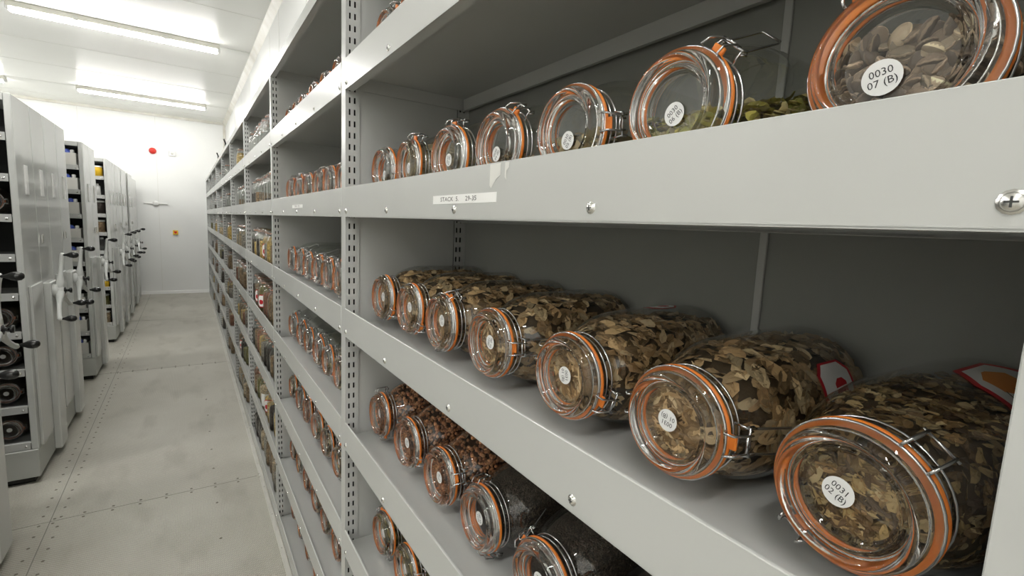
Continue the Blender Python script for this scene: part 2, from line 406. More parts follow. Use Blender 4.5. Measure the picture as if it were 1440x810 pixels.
for b in range(10):        # b=0 is the bay that starts beside the viewpoint; posts at its far end
    ybase = Y1-BW+BW*b     # y of the near upright of the bay
    if ybase > YE-.5: break
    r = empty('shelving_bay', (0, ybase, 0))
    lb = ['near grey steel shelving bay filling the right of the picture, long paper strip on it',
          'second grey steel shelving bay, the one holding lying clip jars beyond the near slotted post',
          'third grey steel shelving bay from the camera, first one with standing jars',
          'fourth grey steel shelving bay from the camera, with a few standing jars',
          'fifth grey steel shelving bay from the camera, mostly empty', 'sixth grey steel shelving bay from the camera',
          'seventh grey steel shelving bay, third from the end wall', 'eighth grey steel shelving bay, next to last before the end wall',
          'last narrow looking grey shelving bay against the white end wall', 'last'][b]
    tag(r, lb, 'shelving', 'bays of the fixed grey shelving')
    def put(proto, name, mk, loc):
        global _
        if proto is None:
            o = mk().build(name, r); proto = o
        else: o = link_copy(proto, r)
        o.location = loc
        return proto, o
    P_UP, o = put(P_UP, 'upright', upright_mb, (0, 0, 0)); P_SIDE, o = put(P_SIDE, 'side_panel', side_mb, (0, 0, 0))
    if ybase+BW*2 > YE-.5 and False: pass
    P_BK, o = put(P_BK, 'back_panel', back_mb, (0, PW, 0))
    for i, z in enumerate(LV):
        if i < 7: P_SH, s_ = put(P_SH, 'shelf', shelf_mb, (0, PW, z))
        else: P_TOP, s_ = put(P_TOP, 'top_shelf', lambda: shelf_mb(True), (0, PW, z))
        if i < 7 and b < 6:
            for k in range(5):
                yb = .013+.3065*k
                if P_BOLT is None: P_BOLT = o = bolt_mb().build('bolt', s_)
                else: o = link_copy(P_BOLT, s_)
                o.location = (XS-.0022, yb, .0150)
        if b == 0 and i == 5:
            g = MB(); y0, y1 = .5545, .7548; zc = 1.640
            g.box(-.0004, 0, y0, y1, -.0068, .0068, 'white')
            vs, fs = text_mesh('STACK  5.     29-35', .0098)
            g.add([(-.0006, (y0+y1)/2+.012-x*1.5, z_) for x, z_, _ in vs], fs, 'ink')
            o = g.build('paper_strip', s_); o.location = (XS-.0022, -ybase-PW, zc-z); o['label'] = 'white paper strip printed STACK 5. 29-35'
            # torn tape remains
            g = MB()
            for (ya, yb, yc, za, zb) in ((.573, .546, .556, .058, .043), (.536, .526, .532, .060, .052)):
                g.add([(-.0004, ya-PW-ybase+0, LIP-.001), (-.0004, yb-PW-ybase, LIP-.001), (-.0004, yb-PW-ybase, zb+.016), (-.0004, yc-PW-ybase, zb+.012), (-.0004, ya-.004-PW-ybase, zb), (-.0004, ya-PW-ybase, zb+.004)], [(0, 1, 2, 3, 4, 5)], 'paper2')
            o = g.build('torn_tape', s_); o.location = (XS-.0022, 0, 0); o['label'] = 'torn strip of pale adhesive tape'
        if b == 1 and i == 5:
            g = MB(); g.box(-.0004, 0, .52, .72, -.006, .006, 'white'); vs, fs = text_mesh('STACK  4.   29-35', .010)
            g.add([(-.0006, .62-x*1.25, z_) for x, z_, _ in vs], fs, 'ink'); o = g.build('paper_strip', s_); o.location = (XS-.0022, 0, .035); o['label'] = 'small white paper strip with typing'
        if b == 0 and i == 7:
            pass
# last post against the end wall
ye = Y1-BW+BW*(b if ybase > YE-.5 else b+1)
r = empty('end_upright', (0, 11.6235, 0)); tag(r, 'slotted grey end post of the shelving against the white end wall', 'shelf post')
link_copy(P_UP, r).location = (0, 0, 0); link_copy(P_SIDE, r).location = (0, 0, 0)

# ================================================================= CLIP-TOP JARS
def jar_parts(R, H, seg, full=True):
    """R body radius, H height; local z up, clasp towards +x. Proportions of a big clip-top jar."""
    s = .0575/.081*R; q = H/.30           # s: lid radius
    def P(l): return [(r_*s if a == 'n' else r_*R, z_*q) for a, r_, z_ in l]
    body = P([('b', 0, .006), ('b', .62, .004), ('b', .72, 0), ('b', .88, .003), ('b', .965, .013), ('b', 1, .030), ('b', 1, .175), ('b', .985, .195), ('b', .94, .213), ('b', .87, .229),
              ('b', .79, .241), ('b', .70, .250), ('b', .655, .256), ('n', .91, .262), ('n', .90, .268), ('n', .985, .271), ('n', .985, .276)])
    g = MB(); g.lathe(body, 'glass', seg); out = {'body': g}
    g = MB(); g.lathe(P([('n', .82, .2762), ('n', 1.005, .2755), ('n', 1.025, .2775), ('n', 1.005, .2797), ('n', .82, .2792)]), 'gasket' if full else 'gasket_old', seg, close=True)
    tw = .010*s/.0575
    if full: g.box(s*.97, s*1.13, -tw*.75, tw*.75, .2757*q, .2788*q, 'gasket', .001*q)
    out['gasket'] = g
    g = MB()
    lid = [('n', .98, .2792), ('n', 1.0, .281), ('n', 1.0, .2865), ('n', .985, .2895), ('n', .955, .2905), ('n', .93, .2925), ('n', .90, .2965), ('n', .865, .2992), ('n', .82, .3),
           ('n', .78, .2985), ('n', .755, .2955), ('n', .735, .2925), ('n', .71, .2915), ('n', .685, .2935), ('n', .66, .2950), ('n', .635, .2935), ('n', .61, .2885), ('n', .59, .2865), ('n', .57, .2862), ('n', 0, .2862)]
    if not full: lid = [('n', .98, .2792), ('n', 1.0, .287), ('n', .93, .2925), ('n', .84, .30), ('n', .73, .292), ('n', .66, .295), ('n', .6, .287), ('n', 0, .287)]
    if full:
        under = [('n', .57, .2815), ('n', .585, .2800), ('n', .60, .2755), ('n', .63, .2735), ('n', .685, .2735), ('n', .71, .2755), ('n', .735, .281), ('n', .78, .284), ('n', .84, .2835), ('n', .885, .2803)]
        # thick moulded rim: outer face inwards, then the underside back out, one closed ring
        g.lathe(P(lid)[:-1]+P(under), 'glass_solid', seg, close=True)
        g.lathe([(s*.571, .2845*q), (0, .2845*q)], 'glass_pane', seg, smooth=False)
    else:
        g.lathe(P(lid), 'glass_lid', seg)
        g.lathe(P([('n', .85, .279), ('n', .7, .274), ('n', 0, .279)]), 'glass_lid', seg)
    out['lid'] = g
    g = MB(); wr = .0013*max(s/.0575, .75); nn = 40 if full else 16; wn = 6 if full else 4
    ring = lambda rad, z, **k: g.tube([(rad*math.cos(2*PI*i/nn), rad*math.sin(2*PI*i/nn), z) for i in range(nn)], wr, 'wire', wn, closed=True)
    ring(s*.945, .2665*q); ring(s*1.008, .2845*q)
    if full: ring(s*.975, .2595*q)
    d = .011*s/.0575; z1, z2, z0 = .2845*q, .2665*q, .2595*q
    for sy in (-1, 1):      # hinge ears at the back
        g.tube([(-s*1.0, sy*d, z1), (-s*1.08, sy*d, z1+.005*q), (-s*1.20, sy*d, z1-.001*q), (-s*1.22, sy*d, z2-.004*q), (-s*1.12, sy*d, z2-.008*q), (-s*.96, sy*d, z2)], wr, 'wire', wn)
    g.tube([(-s*1.21, -d*1.3, z2-.002*q), (-s*1.21, d*1.3, z2-.002*q)], wr, 'wire', wn)
    for sy in (-1, 1):      # clasp loop over the lid edge
        g.tube([(s*.99, sy*d*1.1, z1), (s*1.03, sy*d, z1+.006*q), (s*1.16, sy*d*.9, z1+.002*q), (s*1.24, sy*d*.8, z2+.004*q), (s*1.22, sy*d*.6, z0)], wr, 'wire', wn)
        g.tube([(s*.95, sy*d*1.4, z2), (s*1.10, sy*d*1.35, z2), (s*1.20, sy*d*1.2, z2-.003*q), (s*1.22, sy*d*1.2, z0-.004*q), (s*1.16, sy*d*1.2, z0-.006*q), (s*1.13, sy*d*1.2, z2-.004*q)], wr, 'wire', wn)
    g.tube([(s*1.24, -d*.8, z2+.004*q), (s*1.24, d*.8, z2+.004*q)], wr*1.15, 'wire', wn)
    g.tube([(s*1.20, -d*1.35, z2-.003*q), (s*1.20, d*1.35, z2-.003*q)], wr*1.15, 'wire', wn)
    out['wire_bail'] = g
    g = MB(); lw = d*1.15
    g.tube([(s*1.16, -lw, z2-.004*q), (s*1.22, -lw, z2-.012*q), (s*1.50, -lw*1.02, z2-.045*q), (s*1.53, -lw*.9, z2-.0485*q), (s*1.53, lw*.9, z2-.0485*q), (s*1.50, lw*1.02, z2-.045*q), (s*1.22, lw, z2-.012*q), (s*1.16, lw, z2-.004*q)], wr, 'wire', wn)
    out['lever'] = g
    return out
class Proto:
    def __init__(s, R, H, seg, full):
        s.R, s.H = R, H; s.me = {}
        for k, mb in jar_parts(R, H, seg, full).items():
            o = mb.build(k); s.me[k] = o.data; bpy.data.objects.remove(o)
RJ, HJ = .081, .300
BIG = Proto(RJ, HJ, 64, True); MID = Proto(RJ, HJ, 28, True); SMALL = Proto(.046, .196, 14, False); SML2 = Proto(.052, .20, 14, False); CJ = Proto(.078, .26, 28, True); SLIM = Proto(.041, .20, 14, False)
M['gasket_dark'] = mat('aged_dark_rubber', (.30, .095, .04), .5); CJ.me['gasket'].materials[0] = M['gasket_dark']
def meobj(name, me, parent):
    o = bpy.data.objects.new(name, me); C.objects.link(o); o.parent = parent; return o
LYING = Matrix(((0, 0, -1), (-1, 0, 0), (0, 1, 0)))     # columns: local x -> -Y, y -> +Z, z -> -X
def lay(loc, phi=0, yaw=0):
    """matrix of a jar lying with its mouth towards the aisle"""
    R_ = Matrix.Rotation(yaw, 3, 'Z') @ LYING @ Matrix.Rotation(phi, 3, 'Z')
    return Matrix.Translation(loc) @ R_.to_4x4()
def sticker(parent, text, off, rot, phi, rad, size, z, blank=False):
    """round white number label on the lid; off/rot as seen by a viewer facing the lid"""
    g = MB(); n = 28; co, so = math.cos(-phi), math.sin(-phi)
    ox, oy = off; g.add([(rad*math.cos(2*PI*i/n), rad*math.sin(2*PI*i/n), 0) for i in range(n)], [tuple(range(n))], 'white')
    if text:
        vs, fs = text_mesh(text, size); g.add([(x, y, .0002) for x, y, _ in vs], fs, 'ink')
    R2 = Matrix.Rotation(rot, 3, 'Z'); R3 = Matrix.Rotation(-phi, 3, 'Z')
    g.v = [tuple(R3 @ (R2 @ Vector(p)+Vector((ox, oy, z)))) for p in g.v]
    return g.build('number_label', parent)
def band(parent, R, z0, z1, a0, a1, kind):
    """printed octagonal paper label wrapped on the glass body"""
    g = MB(); n = 16; rr = R+.0006
    def patch(za, zb, b0, b1, r_, m, cut=0):
        v = []; f = []
        for i in range(n+1):
            a = b0+(b1-b0)*i/n; e = min(i, n-i)/n; c = max(0, cut-e*4*cut)*1.0
            v += [(r_*math.cos(a), r_*math.sin(a), za+c), (r_*math.cos(a), r_*math.sin(a), zb-c)]
        for i in range(n): f.append((2*i, 2*i+2, 2*i+3, 2*i+1))
        g.add(v, f, m, True)
    if kind == 'white': patch(z0, z1, a0, a1, rr, 'white')
    else:
        h = z1-z0; da = (a1-a0)
        patch(z0, z1, a0, a1, rr, 'red', h*.2); patch(z0+h*.07, z1-h*.07, a0+da*.05, a1-da*.05, rr+.0003, 'white', h*.18)
        if kind == 'fruit':
            patch(z0+h*.30, z1-h*.22, a0+da*.50, a1-da*.14, rr+.0005, 'orange', h*.2)
            vs, fs = text_mesh('le Parfait', .021, shear=.3)
            g.add([((rr+.0009)*math.cos((a0+a1)/2+(y-.0)/rr), (rr+.0009)*math.sin((a0+a1)/2+y/rr), (z0+z1)/2-x*1.0) for x, y, _ in vs], fs, 'ink')
        else:
            patch(z0+h*.25, z0+h*.6, a0+da*.2, a1-da*.4, rr+.0005, 'red', h*.1)
    return g.build('brand_label', parent)
# -------- fillings of lying jars (frame: z along the axis from the base, x -> viewer right, y -> up)
def ri(z, R=RJ, H=HJ):
    q = H/.30; s = .0575/.081*R
    pr = [(.004, .0), (.006, .84), (.013, .93), (.030, .965), (.175, .965), (.195, .95), (.213, .905), (.229, .835), (.241, .755), (.250, .665), (.256, .62), (.262, .60), (.279, .575), (.2797, .42)]
    z /= q
    for (a, b_), (c, d) in zip(pr, pr[1:]):
        if z <= c: return R*(b_+(d-b_)*max(0, z-a)/(c-a))
    return R*.40
def _ico():
    t_ = (1+5**.5)/2
    iv = [Vector(p).normalized() for p in ((-1, t_, 0), (1, t_, 0), (-1, -t_, 0), (1, -t_, 0), (0, -1, t_), (0, 1, t_), (0, -1, -t_), (0, 1, -t_), (t_, 0, -1), (t_, 0, 1), (-t_, 0, -1), (-t_, 0, 1))]
    jf = [(0, 11, 5), (0, 5, 1), (0, 1, 7), (0, 7, 10), (0, 10, 11), (1, 5, 9), (5, 11, 4), (11, 10, 2), (10, 7, 6), (7, 1, 8), (3, 9, 4), (3, 4, 2), (3, 2, 6), (3, 6, 8), (3, 8, 9), (4, 9, 5), (2, 4, 11), (6, 2, 10), (8, 6, 7), (9, 8, 1)]
    for _ in range(2):
        nf = []; mid = {}
        for tri in jf:
            ms = []
            for a_, b_ in ((0, 1), (1, 2), (2, 0)):
                k_ = tuple(sorted((tri[a_], tri[b_])))
                if k_ not in mid: mid[k_] = len(iv); iv.append((iv[k_[0]]+iv[k_[1]]).normalized())
                ms.append(mid[k_])
            nf += [(tri[0], ms[0], ms[2]), (tri[1], ms[1], ms[0]), (tri[2], ms[2], ms[1]), tuple(ms)]
        jf = nf
    return iv, jf
POD_V, POD_F = _ico()
def fill_mesh(seed, fill, cols, base, nfl, flake, kind='flake', R=RJ, H=HJ, surf=None, rough=.004, hslope=0.):
    rnd = random.Random(seed); g = MB(); q = H/.30
    zs = [.012*q+(.270*q-.012*q)*i/40 for i in range(41)]; na = 48
    top = lambda z, x: fill+hslope*(z/H-.5)+(noise.noise(Vector((x*30, z*30, seed)))*rough*1.6)
    def clampv(x, y, z):
        r_ = ri(z, R, H)-.0012; d = math.hypot(x, y)
        if d > r_: x, y = x*r_/d, y*r_/d
        return x, min(y, top(z, x)), z
    clampb = lambda x, y, z: (x, min(y, top(z, x)-.004), z)
    v = []; f = []
    for z in zs:
        for j in range(na):
            a = 2*PI*j/na; r_ = max(.001, ri(min(z, .262*q), R, H)-.0075)
            v.append(clampb(r_*math.cos(a), r_*math.sin(a), z))
    for i in range(40):
        for j in range(na):
            j2 = (j+1) % na; f.append((i*na+j, i*na+j2, (i+1)*na+j2, (i+1)*na+j))
    f.append(tuple(range(na))[::-1]); f.append(tuple(40*na+j for j in range(na)))
    g.add(v, f, surf or 'plant', True, base)
    ico = None
    if kind == 'seed':
        t_ = (1+5**.5)/2
        iv = [Vector(p).normalized() for p in ((-1, t_, 0), (1, t_, 0), (-1, -t_, 0), (1, -t_, 0), (0, -1, t_), (0, 1, t_), (0, -1, -t_), (0, 1, -t_), (t_, 0, -1), (t_, 0, 1), (-t_, 0, -1), (-t_, 0, 1))]
        jf = [(0, 11, 5), (0, 5, 1), (0, 1, 7), (0, 7, 10), (0, 10, 11), (1, 5, 9), (5, 11, 4), (11, 10, 2), (10, 7, 6), (7, 1, 8), (3, 9, 4), (3, 4, 2), (3, 2, 6), (3, 6, 8), (3, 8, 9), (4, 9, 5), (2, 4, 11), (6, 2, 10), (8, 6, 7), (9, 8, 1)]
    n = 0
    while n < nfl:
        u = rnd.random()
        if u < .72: z = .010*q+rnd.random()*.213*q
        elif u < .88: z = (.22+rnd.random()*.058)*q
        else: z = (.2745+.004*rnd.random())*q
        a = rnd.random()*2*PI
        if u >= .88: rr_ = ri(z, R, H)*math.sqrt(rnd.random()); nrm = Vector((0, 0, 1))
        else: rr_ = ri(z, R, H)-.0015-rnd.random()*.0055; nrm = Vector((math.cos(a), math.sin(a), 0))
        x, y = rr_*math.cos(a), rr_*math.sin(a); tt = top(z, x)
        if y > tt:
            if u < .88 and rnd.random() < .8:
                x = (rnd.random()*2-1)*math.sqrt(max(0, ri(z, R, H)**2-tt*tt)); y = tt; nrm = Vector((0, 1, 0))
            else: continue
        n += 1
        col = rnd.choice(cols); k_ = .45+.8*rnd.random(); col = tuple(c*k_ for c in col)
        if kind == 'seed':
            sz = flake*(.8+.4*rnd.random()); cpt = Vector((x, y, z)); d = math.hypot(x, y); lim = ri(z, R, H)-sz-.0006
            if d > lim and d > 0: cpt.x *= lim/d; cpt.y *= lim/d
            st = Vector((1, .85+.3*rnd.random(), 1)); g.add([cpt+Vector((p.x*st.x, p.y*st.y, p.z*st.z))*sz for p in iv], jf, 'plant', True, col); continue
        if kind == 'pod':
            sz = flake*(.8+.35*rnd.random()); d = math.hypot(x, y); lim = ri(z, R, H)-sz*.8; cpt = Vector((x, y, min(z, .2785*q-sz*.62)))
            if d > lim and d > 0: cpt.x *= lim/d; cpt.y *= lim/d
            ax = Vector((rnd.gauss(0, 1), rnd.gauss(0, 1), rnd.gauss(0, 1)+(1.2 if nrm.z > .5 else 0))).normalized(); ov = ax.orthogonal().normalized()
            for fc in POD_F:
                pv = [POD_V[i_] for i_ in fc]; m_ = sum((p.dot(ax) for p in pv))/3; e_ = abs(m_)
                k2 = 1.9 if e_ < .18 else (.8 if m_ > .2 else 1.15)
                g.add([cpt+(p-ax*p.dot(ax)*(.35 if p.dot(ax) < 0 else .62)+ov*p.dot(ov)*.18)*sz for p in pv], [(0, 1, 2)], 'plant', False, tuple(min(.8, c*k2) for c in col))
            continue
        # leaf-like curled flake or cupped pod
        t1 = nrm.orthogonal().normalized(); t1 = Matrix.Rotation(rnd.random()*2*PI, 3, nrm) @ t1
        tilt = (rnd.random()-.5)*(1.5 if kind == 'leaf' else 1.1); t2 = nrm.cross(t1); nn = (nrm*math.cos(tilt)+t2*math.sin(tilt)); t2 = nn.cross(t1)
        la = flake*(.6+.8*rnd.random()); lb_ = la*(.35+.3*rnd.random()) if kind == 'flake' else la*(.6+.35*rnd.random()); cur = (rnd.random()-.3)*.5
        if kind == 'pod': cur = .75; lb_ = la*(.75+.2*rnd.random())
        ring_ = 10; vs = [Vector((x, y, z))]; fs = []
        for kk, (fr_) in enumerate((.6, 1.0)):
            for i in range(ring_):
                an = 2*PI*i/ring_; wv = 1+(rnd.random()-.5)*(.5 if kind == 'leaf' else .34 if kind == 'flake' else .12)
                p = Vector((x, y, z))+t1*(la*fr_*math.cos(an)*wv)+t2*(lb_*fr_*math.sin(an)*wv)+nn*(cur*la*fr_*fr_*(math.sin(an)**2 if kind != 'pod' else .8))
                p = p+nn*(rnd.random()-.5)*la*(.24 if kind == 'flake' else .12)
                vs.append(p)
        vs = [Vector(clampv(p.x, min(p.y, 1), max(.004*q, min(p.z, .2792*q)))) if p.y < top(max(.004, p.z), p.x)+.0 or kind != 'x' else p for p in vs] if nrm.y < .99 else [Vector((p.x, p.y, max(.004*q, min(p.z, .2792*q)))) for p in vs]
        if nrm.y > .99:
            for p in vs:
                lim = ri(p.z, R, H)-.001; d = math.hypot(p.x, p.y)
                if d > lim: p.x *= lim/d; p.y *= lim/d
        fs = [(0, 1+i, 1+(i+1) % ring_) for i in range(ring_)]+[(1+i, 1+ring_+i, 1+ring_+(i+1) % ring_, 1+(i+1) % ring_) for i in range(ring_)]
        if kind == 'pod':
            g.add(vs, fs[:ring_], 'plant', True, tuple(c*.8 for c in col)); g.add(vs, fs[ring_:], 'plant', True, tuple(c*1.7 for c in col))
        else: g.add(vs, fs, 'plant', False, col)
    o = g.build('f'); me = o.data; bpy.data.objects.remove(o); return me
BR = [(.46, .30, .145), (.34, .21, .095), (.54, .37, .19), (.25, .15, .065), (.66, .50, .29)]
DK = (.055, .034, .016)  # dark core under the flakes, paints the shade in their gaps
FILL = {
 'flakesA': (lambda: fill_mesh(1, .066, BR, DK, 1250, .0125)), 'flakesB': (lambda: fill_mesh(2, .062, BR, DK, 1300, .0118)),
 'mixed': (lambda: fill_mesh(3, .050, [(.24, .155, .065), (.15, .09, .04), (.40, .28, .12), (.11, .065, .03), (.30, .18, .07), (.50, .38, .20)], (.06, .038, .018), 3000, .0070)),
 'pods': (lambda: fill_mesh(4, .020, [(.20, .145, .095), (.14, .10, .065), (.27, .20, .135), (.17, .125, .085), (.42, .33, .22)], (.05, .035, .022), 1300, .0082, 'pod')),
 'green': (lambda: fill_mesh(5, .016, [(.50, .44, .10), (.34, .33, .08), (.58, .50, .20), (.38, .30, .12), (.62, .54, .30)], (.07, .06, .02), 1500, .0085, 'leaf', rough=.010, hslope=-.07)),
 'straw': (lambda: fill_mesh(6, -.004, [(.50, .40, .22), (.40, .31, .15), (.34, .28, .12)], (.12, .09, .04), 620, .008, 'leaf', rough=.006)),
 'cream': (lambda: fill_mesh(7, .052, [(.55, .46, .30), (.48, .38, .22), (.40, .32, .18)], (.20, .15, .09), 1100, .010, 'leaf')),
 'lowcream': (lambda: fill_mesh(8, -.016, [(.52, .40, .25), (.42, .32, .19)], (.16, .12, .07), 420, .009, 'flake')),
 'round': (lambda: fill_mesh(9, .062, [(.40, .18, .08), (.32, .13, .055), (.50, .25, .12), (.24, .10, .05)], (.05, .022, .012), 3600, .0043, 'seed')),
 'tiny': (lambda: fill_mesh(10, .064, [(.04, .03, .02)], (.02, .015, .01), 1, .002, 'seed', surf='tiny_dark', rough=.001)),
 'olive': (lambda: fill_mesh(11, .045, [(.32, .26, .09), (.24, .19, .06), (.40, .31, .13)], (.05, .04, .015), 700, .008, 'leaf')),
 'beans': (lambda: fill_mesh(12, .030, [(.42, .34, .20), (.34, .27, .15), (.26, .19, .10)], (.08, .06, .03), 420, .0085, 'seed')),
}
_fm = {}
def filling(key):
    if key not in _fm: _fm[key] = FILL[key]()
    return _fm[key]
FN = {'flakesA': ('dried_plant_flakes', 'brown papery seed wings'), 'flakesB': ('dried_plant_flakes', 'brown papery seed flakes'), 'mixed': ('dried_plant_flakes', 'dark brown husks and seeds'),
      'pods': ('dried_seed_pods', 'cupped brown seed pods'), 'green': ('dried_plant_flakes', 'yellow green dried leaves'), 'straw': ('dried_plant_flakes', 'straw coloured chaff'), 'cream': ('dried_plant_flakes', 'cream husks'),
      'lowcream': ('dried_plant_flakes', 'a shallow layer of cream chaff'), 'round': ('dried_seeds', 'small round red brown seeds'), 'tiny': ('dried_seeds', 'tiny black seeds'), 'olive': ('dried_plant_flakes', 'olive brown plant matter'), 'beans': ('dried_seeds', 'pale tan beans')}
def lying_jar(y, z, phi, key, label, group, text=None, rot=0, off=(-.008, .0), proto=None, lever=True, yaw=0., xl=.40, srad=.0118, rad_s=None, orange=None):
    proto = proto or BIG
    base = Vector((xl+HJ, y, z)); mw = lay(base, phi, yaw)
    r = empty('glass_jar'); r.matrix_world = mw; tag(r, label, 'jar', group)
    for k in ('body', 'gasket', 'wire_bail'): meobj(k, proto.me[k], r)
    lid = meobj('lid', proto.me['lid'], r)
    if lever: meobj('lever', proto.me['lever'], r)
    if text is not None: sticker(lid, text, off, rot, phi, srad, srad*.60, .2870)
    if key:
        nm, desc = FN[key]
        o = bpy.data.objects.new(nm, filling(key)); C.objects.link(o); o.matrix_world = lay(base, 0, yaw)
        tag(o, FLBL(desc, label), 'seeds', 'fillings of the lying jars', 'stuff')
    return r
def FLBL(desc, label):
    short = {'a shallow layer of cream chaff': 'thin layer of cream chaff', 'small round red brown seeds': 'round red brown seeds', 'dark brown husks and seeds': 'dark brown husks'}.get(desc, desc)
    t_ = (short+' in jar,'+label.split(',', 1)[1]).split()
    if len(t_) > 16: t_ = [q_ for q_ in t_ if q_ != 'the']
    if len(t_) > 16: t_ = ' '.join(t_).replace('shelf with paper strip', 'paper strip shelf').replace('shelf below paper strip', 'shelf under strip').replace('fourth shelf from floor', 'fourth shelf up').split()
    return ' '.join(t_[:16])
#JARS
R_ = math.radians
SHN = {0: 'the lowest shelf', 1: 'the second shelf up from the floor', 2: 'the third shelf up from the floor', 3: 'the shelf two below the chin high one', 4: 'the middle shelf', 5: 'the shelf with the paper strip', 6: 'the topmost visible shelf'}
SHN = {0: 'lowest shelf', 1: 'second lowest shelf', 2: 'third lowest shelf', 3: 'fourth shelf from the floor', 4: 'shelf below the paper strip', 5: 'shelf with the paper strip', 6: 'shelf above the paper strip'}
OR = ['first', 'second', 'third', 'fourth', 'fifth', 'sixth', 'seventh', 'eighth', 'ninth', 'tenth', 'eleventh']
# near bay: (level, y, clasp angle, filling, text, text rotation, offset, lever, yaw)
NB = [
 (5, 1.220, 0, 'lowcream', '0030\n01 (B)', 80, (.006, -.012), 0, .05), (5, 1.030, 75, 'cream', '0030\n02 (B)', 60, (.002, -.006), 0, -.04), (5, .850, 88, None, '0030\n03 (B)', 75, (.0, -.006), 0, .03),
 (5, .668, 55, 'lowcream', '0030\n04 (B)', 55, (-.003, -.012), 0, 0), (5, .503, 2, 'straw', '0030\n05 (B)', 62, (-.002, -.012), 0, .03), (5, .331, 52, 'green', '0030\n06 (B)', 40, (.000, -.006), 1, .0), (5, .157, 118, 'pods', '0030\n07 (B)', 14, (-.008, -.010), 0, .04),
 (4, 1.205, -28, 'flakesB', '0031\n01 (B)', 95, (.002, .002), 0, .02), (4, 1.020, -32, 'flakesA', '0031\n01 (B)', 100, (.001, .004), 0, 0), (4, .848, 62, 'flakesB', '0031\n01 (B)', 110, (.005, .004), 0, -.03),
 (4, .676, 4, 'flakesA', '0031\n01 (B)', 80, (.003, .002), 1, .02), (4, .480, -18, 'flakesB', '0031\n01 (B)', -82, (-.003, .0), 0, .03), (4, .300, 0, 'flakesA', '0031\n01 (B)', 172, (-.007, -.001), 1, 0), (4, .122, 232, 'mixed', '0031\n02 (B)', -25, (-.007, .0), 1, -.06),
 (3, 1.215, -70, 'round', '0031\n03 (B)', 90, (.002, .004), 0, 0), (3, 1.030, -20, 'round', '0031\n03 (B)', 85, (.001, .0), 0, .03), (3, .850, 20, 'round', '0031\n03 (B)', 100, (.0, -.002), 0, .02),
 (3, .680, -75, 'tiny', '0031\n04 (B)', 110, (.0, .0), 0, 0), (3, .513, 150, 'tiny', '0031\n04 (B)', 90, (.0, .0), 1, .03), (3, .345, 30, 'tiny', '0031\n04 (B)', 90, (.0, .0), 0, 0),
 (2, 1.185, 130, 'olive', '0031\n05 (B)', 95, (.002, .002), 0, .04), (2, 1.015, 15, 'olive', '0031\n05 (B)', 95, (.002, .002), 1, 0), (2, .848, 30, 'olive', '0031\n05 (B)', 90, (0, 0), 0, 0),
 (6, 1.200, 62, None, '', 0, (0, 0), 0, .05), (6, 1.028, 80, None, '', 0, (0, 0), 0, 0), (6, .858, 40, None, '', 0, (0, 0), 0, 0)]
KN = {None: 'empty', 'lowcream': 'nearly empty', 'cream': 'cream filled', 'straw': 'part filled', 'green': 'green leafy', 'pods': 'brown pod', 'flakesA': 'brown flake', 'flakesB': 'brown flake', 'mixed': 'dark husk',
      'round': 'red brown seed', 'tiny': 'black seed', 'olive': 'olive brown', 'beans': 'bean'}
cnt = {}
jars = {}
for lv, y, ph, key, txt, rot, off, lev, yaw in NB:
    k = cnt[lv] = cnt.get(lv, 0)+1
    SH2 = SHN[lv].replace('fourth shelf from the floor', 'fourth shelf up').replace('shelf below the paper strip', 'shelf under paper strip').replace('shelf with the paper strip', 'paper strip shelf').replace('shelf above the paper strip', 'shelf above paper strip')
    num = (' numbered '+txt.replace('\n', ' ')) if txt and (lv, k) in ((5, 5), (5, 6), (5, 7), (4, 5), (4, 6), (4, 7)) else ''
    lb = '%s lying clip jar%s, %s from the slotted post, near bay, %s' % (KN[key], num, OR[k-1], SHN[lv])
    if len(lb.split()) > 16: lb = '%s jar%s, %s from post, near bay, %s' % (KN[key], num, OR[k-1], SH2)
    big = (lv, k) in ((5, 7), (4, 7), (4, 6))
    j = lying_jar(y, LV[lv]+DECK+RJ, R_(ph), key, lb, 'lying clip jars in the near bay', txt, R_(rot), off, proto=BIG if y < 1.0 or lv in (4, 5) else MID, lever=bool(lev), yaw=yaw, srad=.0125 if (lv, k) == (5, 7) else .0118)
    jars[lv, k] = j
band(jars[4, 7], RJ, .035, .15, R_(25-232), R_(88-232), 'fruit'); band(jars[4, 6], RJ, .06, .135, R_(8), R_(44), 'red')
g = band(jars[4, 4], RJ, .06, .11, R_(96-4), R_(118-4), 'white'); g['label'] = 'small pale paper label'
band(jars[4, 5], RJ, .06, .12, R_(84+18), R_(108+18), 'red')
g = band(jars[3, 4], RJ, .12, .165, R_(60+75), R_(82+75), 'white'); g['label'] = 'torn white paper label'
